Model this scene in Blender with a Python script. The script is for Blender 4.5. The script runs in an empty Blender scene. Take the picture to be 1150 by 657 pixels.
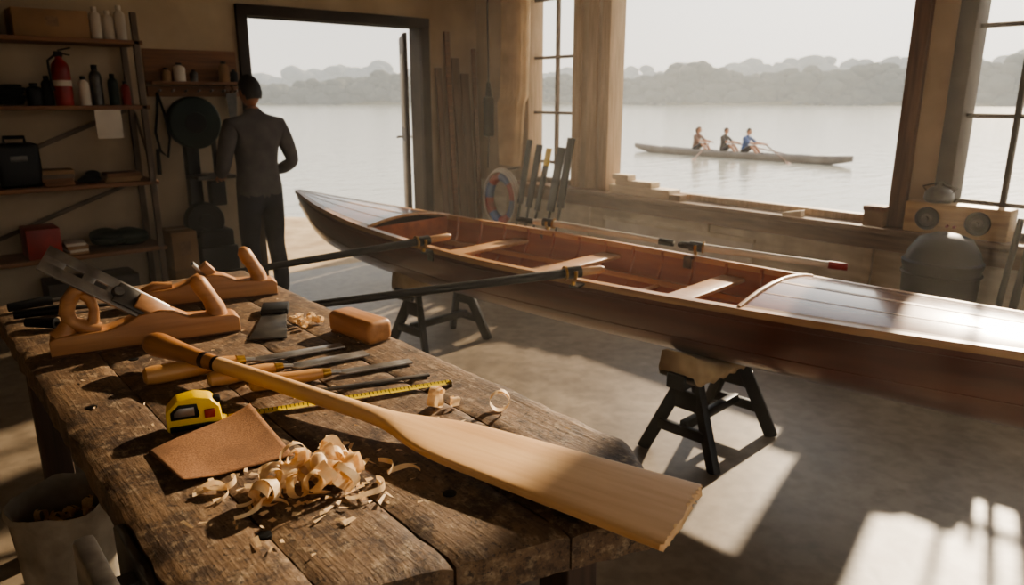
import bpy, bmesh, math, random
from mathutils import Vector, Matrix, noise
random.seed(7)
R=math.radians
def lin(c):
    def g(x):
        x/=255.0
        return x/12.92 if x<=.04045 else ((x+.055)/1.055)**2.4
    return (g(c[0]),g(c[1]),g(c[2]),1)
# ------------------------------------------------------------------ materials
MATS={}
def pm(name,c1,c2=None,sc=(1,1,1),ns=8,det=5,lo=.35,hi=.65,rough=.6,metal=0,coat=0,bump=.0,bd=.004,spec=.5,trans=0,fine=None,rv=0,haze_glow=None):
    if name in MATS: return MATS[name]
    m=bpy.data.materials.new(name); m.use_nodes=True
    nt=m.node_tree; N=nt.nodes; L=nt.links; N.clear()
    out=N.new('ShaderNodeOutputMaterial'); b=N.new('ShaderNodeBsdfPrincipled')
    b.inputs['Roughness'].default_value=rough; b.inputs['Metallic'].default_value=metal
    b.inputs['Coat Weight'].default_value=coat; b.inputs['Coat Roughness'].default_value=.12
    b.inputs['Specular IOR Level'].default_value=spec
    tc=N.new('ShaderNodeTexCoord'); mp=N.new('ShaderNodeMapping'); mp.inputs['Scale'].default_value=sc
    L.new(tc.outputs['Object'],mp.inputs['Vector'])
    nz=N.new('ShaderNodeTexNoise'); nz.inputs['Scale'].default_value=ns; nz.inputs['Detail'].default_value=det
    L.new(mp.outputs[0],nz.inputs['Vector'])
    if c2 is None: c2=tuple(x*.8 for x in c1)
    cr=N.new('ShaderNodeValToRGB'); cr.color_ramp.elements[0].position=lo; cr.color_ramp.elements[1].position=hi
    cr.color_ramp.elements[0].color=lin(c2); cr.color_ramp.elements[1].color=lin(c1)
    L.new(nz.outputs['Fac'],cr.inputs[0]); col=cr.outputs[0]
    if fine:
        n2=N.new('ShaderNodeTexNoise'); n2.inputs['Scale'].default_value=fine[1]; n2.inputs['Detail'].default_value=6
        L.new(tc.outputs['Object'],n2.inputs['Vector'])
        r2=N.new('ShaderNodeValToRGB'); r2.color_ramp.elements[0].position=fine[2]; r2.color_ramp.elements[1].position=fine[3]
        L.new(n2.outputs['Fac'],r2.inputs[0])
        mx=N.new('ShaderNodeMix'); mx.data_type='RGBA'; L.new(r2.outputs[0],mx.inputs[0]); L.new(col,mx.inputs[6]); mx.inputs[7].default_value=lin(fine[0]); col=mx.outputs[2]
    L.new(col,b.inputs['Base Color'])
    if haze_glow:  # aerial haze painted into the material as a constant emission
        b.inputs['Emission Color'].default_value=lin(haze_glow[0]); b.inputs['Emission Strength'].default_value=haze_glow[1]
    if rv:
        mr=N.new('ShaderNodeMapRange'); mr.inputs[3].default_value=rough-rv; mr.inputs[4].default_value=rough+rv
        L.new(nz.outputs['Fac'],mr.inputs[0]); L.new(mr.outputs[0],b.inputs['Roughness'])
    if bump:
        bp=N.new('ShaderNodeBump'); bp.inputs['Strength'].default_value=bump; bp.inputs['Distance'].default_value=bd
        L.new(nz.outputs['Fac'],bp.inputs['Height']); L.new(bp.outputs[0],b.inputs['Normal'])
    if trans:
        tr=N.new('ShaderNodeBsdfTranslucent'); L.new(col,tr.inputs[0]); ms=N.new('ShaderNodeMixShader'); ms.inputs[0].default_value=trans
        L.new(b.outputs[0],ms.inputs[1]); L.new(tr.outputs[0],ms.inputs[2]); L.new(ms.outputs[0],out.inputs[0])
    else: L.new(b.outputs[0],out.inputs[0])
    MATS[name]=m; return m
def wood(name,c1,c2,ax=0,k=14,rough=.5,coat=0,bump=.15,ns=3):
    sc=[k,k,k]; sc[ax]=1
    return pm(name,c1,c2,sc=tuple(sc),ns=ns,det=7,lo=.3,hi=.7,rough=rough,coat=coat,bump=bump,bd=.002)

wall_m=pm('plaster_wall',(200,182,154),(178,158,130),ns=2.5,rough=.85,bump=.15,fine=((144,122,98),1.3,.5,.9))
cream=pm('cream_boards',(220,208,184),(196,182,156),sc=(1,1,6),ns=3,rough=.7,bump=.1,fine=((148,128,106),3,.5,.85))
trimw=wood('brown_trim',(130,98,72),(92,68,48),2,rough=.6)
triml=wood('light_post_trim',(200,174,142),(168,142,110),2,rough=.6)
trimy=wood('brown_sill',(156,124,90),(106,80,56),1,rough=.6)
framed=pm('dark_frame',(72,60,50),(52,43,36),ns=5,rough=.6,spec=.3)
framem=pm('window_frame',(118,100,82),(90,74,58),ns=5,rough=.55)
ceilm=pm('ceiling_boards',(176,164,142),(146,134,114),sc=(8,1,1),ns=3,rough=.8)
blackm=pm('black_plastic',(16,15,15),(10,10,10),ns=6,rough=.5,spec=.25)
blacks=pm('black_satin',(24,22,21),(16,15,14),ns=9,rough=.45,bump=.03,spec=.3)
steel=pm('worn_steel',(176,172,166),(124,120,116),ns=14,rough=.36,metal=.8,rv=.12,bump=.04)
steeld=pm('dark_steel',(104,100,94),(70,67,64),ns=20,rough=.42,metal=.75,rv=.12)
brass=pm('brass',(196,156,84),(140,104,50),ns=14,rough=.35,metal=.9)
cardb=pm('cardboard',(164,130,94),(136,106,74),ns=4,rough=.85)
paper=pm('paper',(220,210,194),(200,188,172),ns=4,rough=.8)
redm=pm('red_paint',(164,34,24),(126,22,16),ns=6,rough=.45)
greenm=pm('green_enamel',(28,46,37),(18,33,27),ns=6,rough=.5,spec=.3)
bluem=pm('blue_plastic',(46,82,140),(34,58,108),ns=6,rough=.5)
yel=pm('yellow_plastic',(240,204,30),(226,184,16),ns=6,rough=.4)
shelfw=wood('shelf_wood',(148,102,66),(106,70,44),0,rough=.65)

# ------------------------------------------------------------------ mesh builder
class O:
    def __init__(s,name,loc=(0,0,0),rz=0,M=None):
        s.name=name; s.M=M if M is not None else Matrix.Translation(Vector(loc))@Matrix.Rotation(rz,4,'Z')
        s.v=[];s.f=[];s.mi=[];s.mats=[]
    def slot(s,m):
        if m not in s.mats: s.mats.append(m)
        return s.mats.index(m)
    def add(s,vs,fs,m,M=None):
        o=len(s.v); k=s.slot(m) if not isinstance(m,(list,tuple)) else None
        s.v+=[(M@Vector(v)) if M is not None else Vector(v) for v in vs]
        for i,f in enumerate(fs):
            s.f.append(tuple(o+a for a in f)); s.mi.append(k if k is not None else s.slot(m[i]))
    def bm(s,b,m,M=None):
        b.verts.index_update()
        s.add([v.co.copy() for v in b.verts],[[v.index for v in f.verts] for f in b.faces],m,M); b.free()
    def box(s,c,size,m,rot=(0,0,0),bev=0,M=None,seg=2):
        b=bmesh.new(); bmesh.ops.create_cube(b,size=1)
        bmesh.ops.scale(b,vec=size,verts=b.verts)
        if bev: bmesh.ops.bevel(b,geom=b.edges[:],offset=bev,segments=seg,profile=.5,affect='EDGES')
        T=Matrix.Translation(c)@Matrix.Rotation(rot[2],4,'Z')@Matrix.Rotation(rot[1],4,'Y')@Matrix.Rotation(rot[0],4,'X')
        s.bm(b,m,(M@T) if M is not None else T)
    def bb(s,lo,hi,m,bev=0):
        s.box([(a+b)/2 for a,b in zip(lo,hi)],[abs(b-a) for a,b in zip(lo,hi)],m,bev=bev)
    def beam(s,p,q,w,h,m,bev=.004,up=(0,0,1)):
        p=Vector(p);q=Vector(q);d=q-p;x=d.normalized();u=Vector(up)
        if abs(x.dot(u))>.98:u=Vector((1,0,0))
        y=u.cross(x).normalized();z=x.cross(y)
        Mx=Matrix((x,y,z)).transposed().to_4x4();Mx.translation=(p+q)/2
        s.box((0,0,0),(d.length,w,h),m,bev=bev,M=Mx)
    def loft(s,rings,m,caps=True,closed=True):
        n=len(rings[0]);vs=[p for r in rings for p in r];fs=[]
        for i in range(len(rings)-1):
            for j in range(n if closed else n-1):
                a=i*n+j;b=i*n+(j+1)%n
                fs.append((a,b,b+n,a+n))
        if caps and closed:
            fs.append(tuple(range(n))[::-1]);fs.append(tuple((len(rings)-1)*n+j for j in range(n)))
        s.add(vs,fs,m)
    def tube(s,path,rad,m,n=12,fl=1.0,up=(0,0,1),caps=True):
        P=[Vector(p) for p in path]
        if not isinstance(rad,(list,tuple)):rad=[rad]*len(P)
        rings=[];prev=None
        for i,p in enumerate(P):
            t=(P[min(i+1,len(P)-1)]-P[max(i-1,0)]).normalized()
            if prev is None:
                u=Vector(up)
                if abs(u.dot(t))>.95:u=Vector((1,0,0))
                prev=(u-t*u.dot(t)).normalized()
            prev=(prev-t*prev.dot(t)).normalized();w=t.cross(prev)
            rings.append([p+prev*math.cos(a)*rad[i]+w*math.sin(a)*rad[i]*fl for a in [2*math.pi*k/n for k in range(n)]])
        s.loft(rings,m,caps)
    def lathe(s,prof,m,n=28,M=None):
        vs=[];fs=[];k=len(prof)
        for i in range(n):
            a=2*math.pi*i/n
            for r,z in prof:vs.append((r*math.cos(a),r*math.sin(a),z))
        for i in range(n):
            for j in range(k-1):
                a=i*k+j;b=((i+1)%n)*k+j
                fs.append((a,b,b+1,a+1))
        s.add(vs,fs,m,M)
    def prism(s,poly,z0,z1,m,M=None,bev=0):
        b=bmesh.new();vs=[b.verts.new((x,y,z0)) for x,y in poly];f=b.faces.new(vs)
        r=bmesh.ops.extrude_face_region(b,geom=[f])
        bmesh.ops.translate(b,vec=(0,0,z1-z0),verts=[e for e in r['geom'] if isinstance(e,bmesh.types.BMVert)])
        bmesh.ops.recalc_face_normals(b,faces=b.faces)
        if bev:bmesh.ops.bevel(b,geom=b.edges[:],offset=bev,segments=2,profile=.5,affect='EDGES')
        s.bm(b,m,M)
    def ball(s,c,r,m,rot=None,seg=16):
        b=bmesh.new();bmesh.ops.create_uvsphere(b,u_segments=seg,v_segments=seg//2+2,radius=1)
        T=Matrix.Translation(c)@(rot if rot is not None else Matrix())@Matrix.Diagonal((r[0],r[1],r[2],1)) if not isinstance(r,(int,float)) else Matrix.Translation(c)@Matrix.Diagonal((r,r,r,1))
        s.bm(b,m,T)
    def done(s,ang=38):
        if s.v and s.M==Matrix():
            xs=[v.x for v in s.v];ys=[v.y for v in s.v];zs=[v.z for v in s.v]
            c=Vector(((min(xs)+max(xs))/2,(min(ys)+max(ys))/2,min(zs)))
            s.v=[v-c for v in s.v];s.M=Matrix.Translation(c)
        me=bpy.data.meshes.new(s.name);me.from_pydata([tuple(v) for v in s.v],[],s.f)
        for m in s.mats:me.materials.append(m)
        me.polygons.foreach_set('material_index',s.mi)
        me.polygons.foreach_set('use_smooth',[True]*len(s.f))
        b=bmesh.new();b.from_mesh(me);bmesh.ops.recalc_face_normals(b,faces=b.faces);b.to_mesh(me);b.free()
        me.set_sharp_from_angle(angle=R(ang));me.update()
        ob=bpy.data.objects.new(s.name,me);bpy.context.collection.objects.link(ob);ob.matrix_world=s.M
        return ob
def ci(pts,x):
    if x<=pts[0][0]:return pts[0][1]
    if x>=pts[-1][0]:return pts[-1][1]
    for i in range(len(pts)-1):
        if x<=pts[i+1][0]:
            x0,y0=pts[i];x1,y1=pts[i+1];h=x1-x0
            m0=(y1-(pts[i-1][1] if i else y0))/(x1-(pts[i-1][0] if i else x0))
            m1=((pts[i+2][1] if i+2<len(pts) else y1)-y0)/((pts[i+2][0] if i+2<len(pts) else x1)-x0)
            t=(x-x0)/h;t2=t*t;t3=t2*t
            return (2*t3-3*t2+1)*y0+(t3-2*t2+t)*h*m0+(-2*t3+3*t2)*y1+(t3-t2)*h*m1

# ------------------------------------------------------------------ room shell
WT=3.6
o=O('wall_north')
o.bb((-1.7,6.4,0),(2.56,6.55,WT),wall_m);o.bb((4.28,6.4,0),(5.15,6.55,WT),wall_m);o.bb((2.56,6.4,2.27),(4.28,6.55,WT),wall_m);o.done()
o=O('wall_east')
o.bb((5,-2.5,0),(5.15,6.4,.76),cream);o.bb((5,-2.5,3.35),(5.15,6.4,WT),wall_m)
for a,b in [(5.6,6.4),(4.56,4.9),(1.74,1.98),(-2.5,.05)]:o.bb((5,a,.76),(5.15,b,3.35),wall_m)
o.done()
o=O('wall_west');o.bb((-1.85,-2.5,0),(-1.7,6.55,WT),wall_m);o.done()
o=O('wall_south');o.bb((-1.85,-2.65,0),(-1.2,-2.5,WT),wall_m);o.bb((4.4,-2.65,0),(5.15,-2.5,WT),wall_m);o.bb((-1.2,-2.65,3.0),(4.4,-2.5,WT),wall_m);o.done()  # wall behind the camera; its wide opening is added for fill light
o=O('ceiling');o.bb((-1.85,-2.65,WT),(5.15,6.55,WT+.1),ceilm);o.done()
def concrete():
    m=bpy.data.materials.new('worn_concrete');m.use_nodes=True;nt=m.node_tree;N=nt.nodes;L=nt.links
    b=N['Principled BSDF'];tc=N.new('ShaderNodeTexCoord')
    a=N.new('ShaderNodeTexNoise');a.inputs['Scale'].default_value=1.1;a.inputs['Detail'].default_value=9;a.inputs['Roughness'].default_value=.68
    c=N.new('ShaderNodeTexNoise');c.inputs['Scale'].default_value=14;c.inputs['Detail'].default_value=8
    for q in (a,c):L.new(tc.outputs['Object'],q.inputs['Vector'])
    r=N.new('ShaderNodeValToRGB');r.color_ramp.elements[0].position=.34;r.color_ramp.elements[1].position=.68
    r.color_ramp.elements[0].color=lin((108,95,80));r.color_ramp.elements[1].color=lin((150,135,115));L.new(a.outputs[0],r.inputs[0])
    r2=N.new('ShaderNodeValToRGB');r2.color_ramp.elements[0].position=.35;r2.color_ramp.elements[1].position=.6
    r2.color_ramp.elements[0].color=(.62,.6,.58,1);r2.color_ramp.elements[1].color=(1,1,1,1);L.new(c.outputs[0],r2.inputs[0])
    mx=N.new('ShaderNodeMix');mx.data_type='RGBA';mx.blend_type='MULTIPLY';mx.inputs[0].default_value=.75
    L.new(r.outputs[0],mx.inputs[6]);L.new(r2.outputs[0],mx.inputs[7]);L.new(mx.outputs[2],b.inputs['Base Color'])
    mr=N.new('ShaderNodeMapRange');mr.inputs[3].default_value=.28;mr.inputs[4].default_value=.6;L.new(a.outputs[0],mr.inputs[0]);L.new(mr.outputs[0],b.inputs['Roughness'])
    bp=N.new('ShaderNodeBump');bp.inputs['Strength'].default_value=.2;bp.inputs['Distance'].default_value=.004;L.new(c.outputs[0],bp.inputs['Height']);L.new(bp.outputs[0],b.inputs['Normal'])
    return m
o=O('floor');o.bb((-1.85,-2.65,-.1),(5.15,6.55,0),concrete());o.done()
def window(name,y0,y1,vs,hs,fr=framem):
    o=O(name);w=.045
    o.bb((5.02,y0,.8),(5.1,y0+w,3.35),fr,.005);o.bb((5.02,y1-w,.8),(5.1,y1,3.35),fr,.005)
    o.bb((5.02,y0,.8),(5.1,y1,.85),fr,.005);o.bb((5.02,y0,3.3),(5.1,y1,3.35),fr,.005)
    for y in vs:o.bb((5.04,y-.014,.85),(5.08,y+.014,3.3),fr,.003)
    for z in hs:o.bb((5.042,y0+w,z-.013),(5.078,y1-w,z+.013),fr,.003)
    o.done()
window('window_1',4.9,5.6,[5.24],[1.0,1.47,1.98,2.5,3.0])
window('window_2',1.98,4.56,[],[],triml)
window('window_3',.05,1.74,[1.42,1.0,.58],[1.0,1.51,2.02,2.53,3.0],framed)
k=0
for (a,b,x,m_) in [(4.50,4.60,4.965,triml),(4.86,4.95,4.965,triml),(1.93,2.03,4.95,trimw),(1.68,1.78,4.97,framed),(5.55,5.65,4.97,triml),(4.66,4.78,4.985,triml)]:
    k+=1;o=O('trim_%d'%k);o.bb((x,a,.8),(5.16,b,3.36),m_,.006);o.done()
o=O('trim_7');o.bb((4.86,.0,.76),(5.17,5.66,.80),trimy,.008);o.bb((4.955,.0,.64),(5.0,5.66,.76),trimy,.004);o.done()
o=O('trim_8')
for lo,hi in [((4.975,2.1,.12),(5,2.16,.64)),((4.975,3.4,.12),(5,3.46,.64)),((4.975,4.7,.12),(5,4.76,.64)),((4.975,.6,.12),(5,.66,.64)),((4.97,-2.5,0),(5,6.2,.12))]:o.bb(lo,hi,cream,.004)
o.done()
o=O('wall_panel_board',M=Matrix());o.bb((4.975,3.0,.2),(4.996,4.5,.56),paper,.003);o.bb((4.965,2.98,.54),(4.996,4.52,.575),cream,.003);o.done()
# door
o=O('door_1')
o.bb((2.47,6.36,0),(2.56,6.58,2.36),framed,.006);o.bb((4.28,6.36,0),(4.38,6.58,2.36),framed,.006);o.bb((2.47,6.355,2.27),(4.38,6.585,2.36),framed,.006)
o.done()
o=O('door_2',loc=(4.26,6.62,0),rz=math.atan2(.64,.36))
o.bb((0,-.02,.03),(.84,.02,2.24),framed,.004)
for z in (.4,1.3):o.bb((.12,-.028,z),(.7,.028,z+.75),pm('door_panel',(150,138,120),(120,110,96),ns=3,rough=.6),.004)
o.tube([(.76,-.02,1.18),(.76,-.08,1.18),(.64,-.08,1.18)],.012,steel,8);o.tube([(.76,.02,1.18),(.76,.08,1.18),(.64,.08,1.18)],.012,steel,8)
o.done()

# ------------------------------------------------------------------ outdoors
sand=pm('sandy_bank',(194,170,136),(156,130,98),ns=3,rough=.9,bump=.4,bd=.02)
o=O('ground_bank')
nx,ny=40,40;vs=[];fs=[]
for i in range(nx+1):
    for j in range(ny+1):
        x=-14+i*(24.0/nx);y=-12+j*(28.0/ny)
        dx=max(0,x-6.0-.3*math.sin(y*.9));dy=max(0,y-10.6-.5*math.sin(x*.8));d=max(dx*.55,dy*.5)
        vs.append((x,y,-.08-d+.03*noise.noise((x,y,0))))
for i in range(nx):
    for j in range(ny):
        a=i*(ny+1)+j;fs.append((a,a+ny+1,a+ny+2,a+1))
o.add(vs,fs,sand);o.done()
def water():
    m=bpy.data.materials.new('lake_water');m.use_nodes=True;N=m.node_tree.nodes;L=m.node_tree.links;b=N['Principled BSDF']
    b.inputs['Base Color'].default_value=lin((162,160,148));b.inputs['Roughness'].default_value=.14;b.inputs['IOR'].default_value=1.33;b.inputs['Specular IOR Level'].default_value=.75
    tc=N.new('ShaderNodeTexCoord');mp=N.new('ShaderNodeMapping');mp.inputs['Rotation'].default_value=(0,0,R(40));mp.inputs['Scale'].default_value=(.5,1.3,1);L.new(tc.outputs['Object'],mp.inputs[0])
    a=N.new('ShaderNodeTexNoise');a.inputs['Scale'].default_value=1.6;a.inputs['Detail'].default_value=4;L.new(mp.outputs[0],a.inputs['Vector'])
    bp=N.new('ShaderNodeBump');bp.inputs['Strength'].default_value=.6;bp.inputs['Distance'].default_value=.06;L.new(a.outputs[0],bp.inputs['Height']);L.new(bp.outputs[0],b.inputs['Normal'])
    return m
o=O('lake_water');o.add([(-400,-400,-.6),(500,-400,-.6),(500,500,-.6),(-400,500,-.6)],[(0,1,2,3)],water());o.done()
def far_shore(name,dist,hs,m,n,a0=-12,a1=96,seed=1,wr=(2.2,4.6)):
    rnd=random.Random(seed);o=O(name)
    b0=bmesh.new();bmesh.ops.create_icosphere(b0,subdivisions=2,radius=1);b0.verts.index_update()
    V=[v.co.copy() for v in b0.verts];F=[[v.index for v in f.verts] for f in b0.faces];b0.free()
    for i in range(n):
        a=a0+(a1-a0)*(i+rnd.random())/n
        top=ci(hs,a)*(1+.05*math.sin(a*2.3)+.05*math.sin(a*5.1+1)+.04*math.sin(a*11.7))
        lev=rnd.random()*.97;d=dist+rnd.uniform(-5,8);w=rnd.uniform(*wr);hh=w*rnd.uniform(.5,.8)
        zc=-.6+max(hh*.4,(top-hh)*lev)
        c=Vector((d*math.sin(R(a)),d*math.cos(R(a)),zc));ph=rnd.random()*50
        vs=[]
        for v in V:
            k=1+.25*noise.noise(v*1.6+Vector((ph,0,0)))+.16*noise.noise(v*4.5+Vector((0,ph,0)))
            vs.append((c.x+v.x*w*k,c.y+v.y*w*k,c.z+v.z*hh*k))
        o.add(vs,F,m)
    o.done(ang=180)
far1=pm('trees_haze_glow',(84,82,74),(76,74,66),sc=(.2,.2,.2),ns=3,rough=1,spec=0,haze_glow=((170,167,157),.78))  # distance haze put into the tree colour as an even glow
far2=pm('hill_trees_haze_glow',(92,92,86),(86,86,82),sc=(.1,.1,.1),ns=3,rough=1,spec=0,haze_glow=((192,189,180),.98))  # farther layer: stronger emission painted in for thicker haze
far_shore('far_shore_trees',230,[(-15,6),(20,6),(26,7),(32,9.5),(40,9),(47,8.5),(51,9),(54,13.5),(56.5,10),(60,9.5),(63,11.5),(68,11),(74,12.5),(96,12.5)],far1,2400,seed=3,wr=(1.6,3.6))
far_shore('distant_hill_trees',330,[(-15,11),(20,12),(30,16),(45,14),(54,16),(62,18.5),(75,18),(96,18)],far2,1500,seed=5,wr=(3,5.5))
o=O('far_shore_bank');vs=[];fs=[]
for i in range(61):
    a=R(-15+i*2)
    for d,z in ((222+5*math.sin(i),-.62),(232,.9),(380,2.0)):vs.append((d*math.sin(a),d*math.cos(a),z))
for i in range(60):
    for j in range(2):a=i*3+j;fs.append((a,a+1,a+4,a+3))
o.add(vs,fs,pm('far_bank_haze_glow',(110,106,90),(94,92,78),ns=.1,rough=1,spec=0,haze_glow=((172,166,152),.72)));o.done()  # bank surface glows evenly to imitate haze over the lake

# ------------------------------------------------------------------ workbench
def bench_mat():
    m=bpy.data.materials.new('worn_bench_wood');m.use_nodes=True;N=m.node_tree.nodes;L=m.node_tree.links;b=N['Principled BSDF']
    tc=N.new('ShaderNodeTexCoord')
    def nz(sc,s,det=8,rg=.6):
        mp=N.new('ShaderNodeMapping');mp.inputs['Scale'].default_value=sc;L.new(tc.outputs['Object'],mp.inputs[0])
        a=N.new('ShaderNodeTexNoise');a.inputs['Scale'].default_value=s;a.inputs['Detail'].default_value=det;a.inputs['Roughness'].default_value=rg;L.new(mp.outputs[0],a.inputs['Vector']);return a.outputs[0]
    def ramp(x,p0,p1,c0,c1):
        r=N.new('ShaderNodeValToRGB');r.color_ramp.elements[0].position=p0;r.color_ramp.elements[1].position=p1;r.color_ramp.elements[0].color=c0;r.color_ramp.elements[1].color=c1;L.new(x,r.inputs[0]);return r.outputs[0]
    def mix(f,a,bb,mode='MIX'):
        x=N.new('ShaderNodeMix');x.data_type='RGBA';x.blend_type=mode
        if isinstance(f,float):x.inputs[0].default_value=f
        else:L.new(f,x.inputs[0])
        L.new(a,x.inputs[6])
        if isinstance(bb,tuple):x.inputs[7].default_value=bb
        else:L.new(bb,x.inputs[7])
        return x.outputs[2]
    g=nz((24,1.6,24),5);st=nz((1,1,1),4.5);sp=nz((1,.7,1),40,7,.75);sc=nz((1,1,1),80,4,.7);st2=nz((1,.8,1),14,8,.75)
    W=(1,1,1,1);K=(0,0,0,1)
    col=ramp(g,.28,.72,lin((96,74,54)),lin((136,109,80)))
    col=mix(ramp(st,.42,.62,K,(.75,.75,.75,1)),col,lin((84,65,50)))
    col=mix(ramp(st2,.50,.58,K,(.75,.75,.75,1)),col,lin((56,43,34)))
    col=mix(ramp(sp,.52,.64,K,(.7,.7,.7,1)),col,lin((162,142,116)))
    col=mix(ramp(sc,.57,.64,K,(.8,.8,.8,1)),col,lin((44,33,26)))
    L.new(col,b.inputs['Base Color']);b.inputs['Roughness'].default_value=.6
    ad=N.new('ShaderNodeMath');ad.operation='ADD';L.new(g,ad.inputs[0]);L.new(sp,ad.inputs[1])
    bp=N.new('ShaderNodeBump');bp.inputs['Strength'].default_value=.42;bp.inputs['Distance'].default_value=.005;L.new(ad.outputs[0],bp.inputs['Height']);L.new(bp.outputs[0],b.inputs['Normal'])
    return m
bm_=bench_mat();bdark=wood('bench_leg_wood',(84,62,46),(54,40,30),2,rough=.7)
o=O('workbench')
def ynear(x):
    if x<=.99:return .96-(x-.235)*.318
    return .72+(x-.99)/.15*.22
planks=[(.235,.405),(.408,.60),(.604,.80),(.803,.965),(.969,1.14)]
for pi,(xa,xb) in enumerate(planks):
    na,nb=10,110;vs=[];fs=[];idx={}
    for lay in range(2):
        for i in range(na+1):
            for j in range(nb+1):
                x=xa+(xb-xa)*i/na;y0=ynear(x)+.008*noise.noise((x*30,pi*3,0));y=y0+(3.1-y0)*j/nb
                e=min(i,na-i)/na
                z=.9+.0022*noise.noise((x*9,y*5,pi))-.0012
                if e==0:
                    z-=.004+.007*max(0,noise.noise((y*14,pi,3)));x+=(.003 if i==0 else -.003)*noise.noise((y*25,pi,7))
                if pi==0 and i==0:x+=.007*noise.noise((y*12,0,1));z-=.006*abs(noise.noise((y*9,0,8)))
                if pi==4 and i==na:x+=.009*noise.noise((y*10,0,5))
                if j==0:z-=.007
                if lay:z=.825
                idx[(lay,i,j)]=len(vs);vs.append((x,y,z))
    for i in range(na):
        for j in range(nb):
            fs.append((idx[0,i,j],idx[0,i+1,j],idx[0,i+1,j+1],idx[0,i,j+1]));fs.append((idx[1,i,j],idx[1,i,j+1],idx[1,i+1,j+1],idx[1,i+1,j]))
    for j in range(nb):
        fs.append((idx[0,0,j],idx[0,0,j+1],idx[1,0,j+1],idx[1,0,j]));fs.append((idx[0,na,j],idx[1,na,j],idx[1,na,j+1],idx[0,na,j+1]))
    for i in range(na):
        fs.append((idx[0,i,0],idx[1,i,0],idx[1,i+1,0],idx[0,i+1,0]));fs.append((idx[0,i,nb],idx[0,i+1,nb],idx[1,i+1,nb],idx[1,i,nb]))
    o.add(vs,fs,bm_)
o.bb((.28,1.02,.70),(.32,3.02,.825),bdark,.004);o.bb((1.03,1.0,.70),(1.07,3.02,.825),bdark,.004)
o.bb((.28,1.0,.70),(1.07,1.04,.825),bdark,.004);o.bb((.28,2.98,.70),(1.07,3.02,.825),bdark,.004)
for x,y in ((.33,1.06),(1.0,.98),(.33,2.94),(1.02,2.94)):o.bb((x-.045,y-.045,0),(x+.045,y+.045,.82),bdark,.005)
o.bb((.31,2.5,.18),(.35,2.94,.25),bdark,.004);o.bb((1.0,1.06,.18),(1.04,2.94,.25),bdark,.004);o.bb((.5,1.3,.25),(1.05,2.75,.27),bdark,.004)
for x,y in ((.40,1.115),(.72,1.02),(.30,1.9),(.47,2.2)):o.lathe([(0,.9006),(.011,.9006),(.013,.9002),(.013,.89)],blackm,16,Matrix.Translation((x,y,0)))  # dog holes: black discs painted in for the shade inside them
o.done(ang=50)
o=O('bench_vise')
o.bb((.215,1.10,.74),(.233,1.34,.885),steeld,.004);o.bb((.15,1.10,.74),(.185,1.34,.885),steel,.008);o.bb((.185,1.18,.78),(.218,1.22,.86),steeld,.004)
o.tube([(.23,1.16,.8),(.07,1.16,.8)],.012,steel);o.tube([(.23,1.28,.8),(.13,1.28,.8)],.009,steel);o.tube([(.085,1.16,.90),(.085,1.16,.68)],.007,steel);o.ball((.085,1.16,.90),.012,steel);o.ball((.085,1.16,.68),.012,steel)
o.done()

# ------------------------------------------------------------------ paddle
pw=wood('paddle_wood',(232,192,142),(210,164,114),0,k=16,rough=.5,bump=.06,ns=2.6)
pwd=wood('paddle_grip_wood',(184,132,84),(146,98,58),0,k=14,rough=.42,bump=.08)
A=Vector((.5,2.13,.962));B=Vector((.966,.663,.918));d=(B-A);Lp=d.length;x=d.normalized();y=Vector((0,0,1)).cross(x).normalized();z=x.cross(y)
Mp=Matrix((x,y,z)).transposed().to_4x4();Mp.translation=A
o=O('wooden_paddle',M=Mp)
W=[(0,.018),(.012,.030),(.04,.036),(.09,.032),(.2,.023),(.28,.020),(.5,.0195),(.72,.022),(.84,.027),(.9,.04),(.96,.062),(1.03,.079),(1.15,.089),(1.35,.1),(Lp,.112)]
Hh=[(0,.016),(.012,.027),(.04,.033),(.09,.029),(.2,.022),(.28,.020),(.6,.0195),(.84,.017),(.96,.013),(1.1,.012),(1.4,.0115),(Lp,.010)]
def psec(s,jag=0):
    w=ci(W,s);h=ci(Hh,s);n=96;r=[]
    e=1.0 if s<.8 else max(.3,1-(s-.8)*2.6)
    for k in range(n):
        a=2*math.pi*k/n;cc=math.cos(a);ss_=math.sin(a)
        yy=w*math.copysign(abs(cc)**(.75 if s>.9 else 1),cc);zz=h*math.copysign(abs(ss_)**e,ss_)
        xx=s
        if jag:
            q=noise.noise((yy*120,0,2))+.6*noise.noise((yy*310,0,5));xx+=jag*(.009*q-.003+(-.010*abs(math.sin(yy*190)) if yy>.01 else 0))
        r.append((xx,yy,zz))
    return r
o.loft([psec(s) for s in [0,.004,.012,.025,.04,.06,.09,.12,.16,.2,.235]],pwd)
bandm=pm('grip_band',(60,40,28),(40,26,18),rough=.5)
o.loft([[(p[0],p[1]*1.05,p[2]*1.05) for p in psec(s)] for s in (.235,.25)],bandm)
o.loft([psec(s) for s in (.25,.265,.28,.285)],pwd)
o.loft([[(p[0],p[1]*1.05,p[2]*1.05) for p in psec(s)] for s in (.285,.295)],bandm)
ss=[.295]+[.3+i*(Lp-.3-.03)/50 for i in range(51)]
o.loft([psec(s) for s in ss]+[psec(Lp-.02),psec(Lp-.004,.5),psec(Lp,1)],pw);o.done(ang=50)

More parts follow.
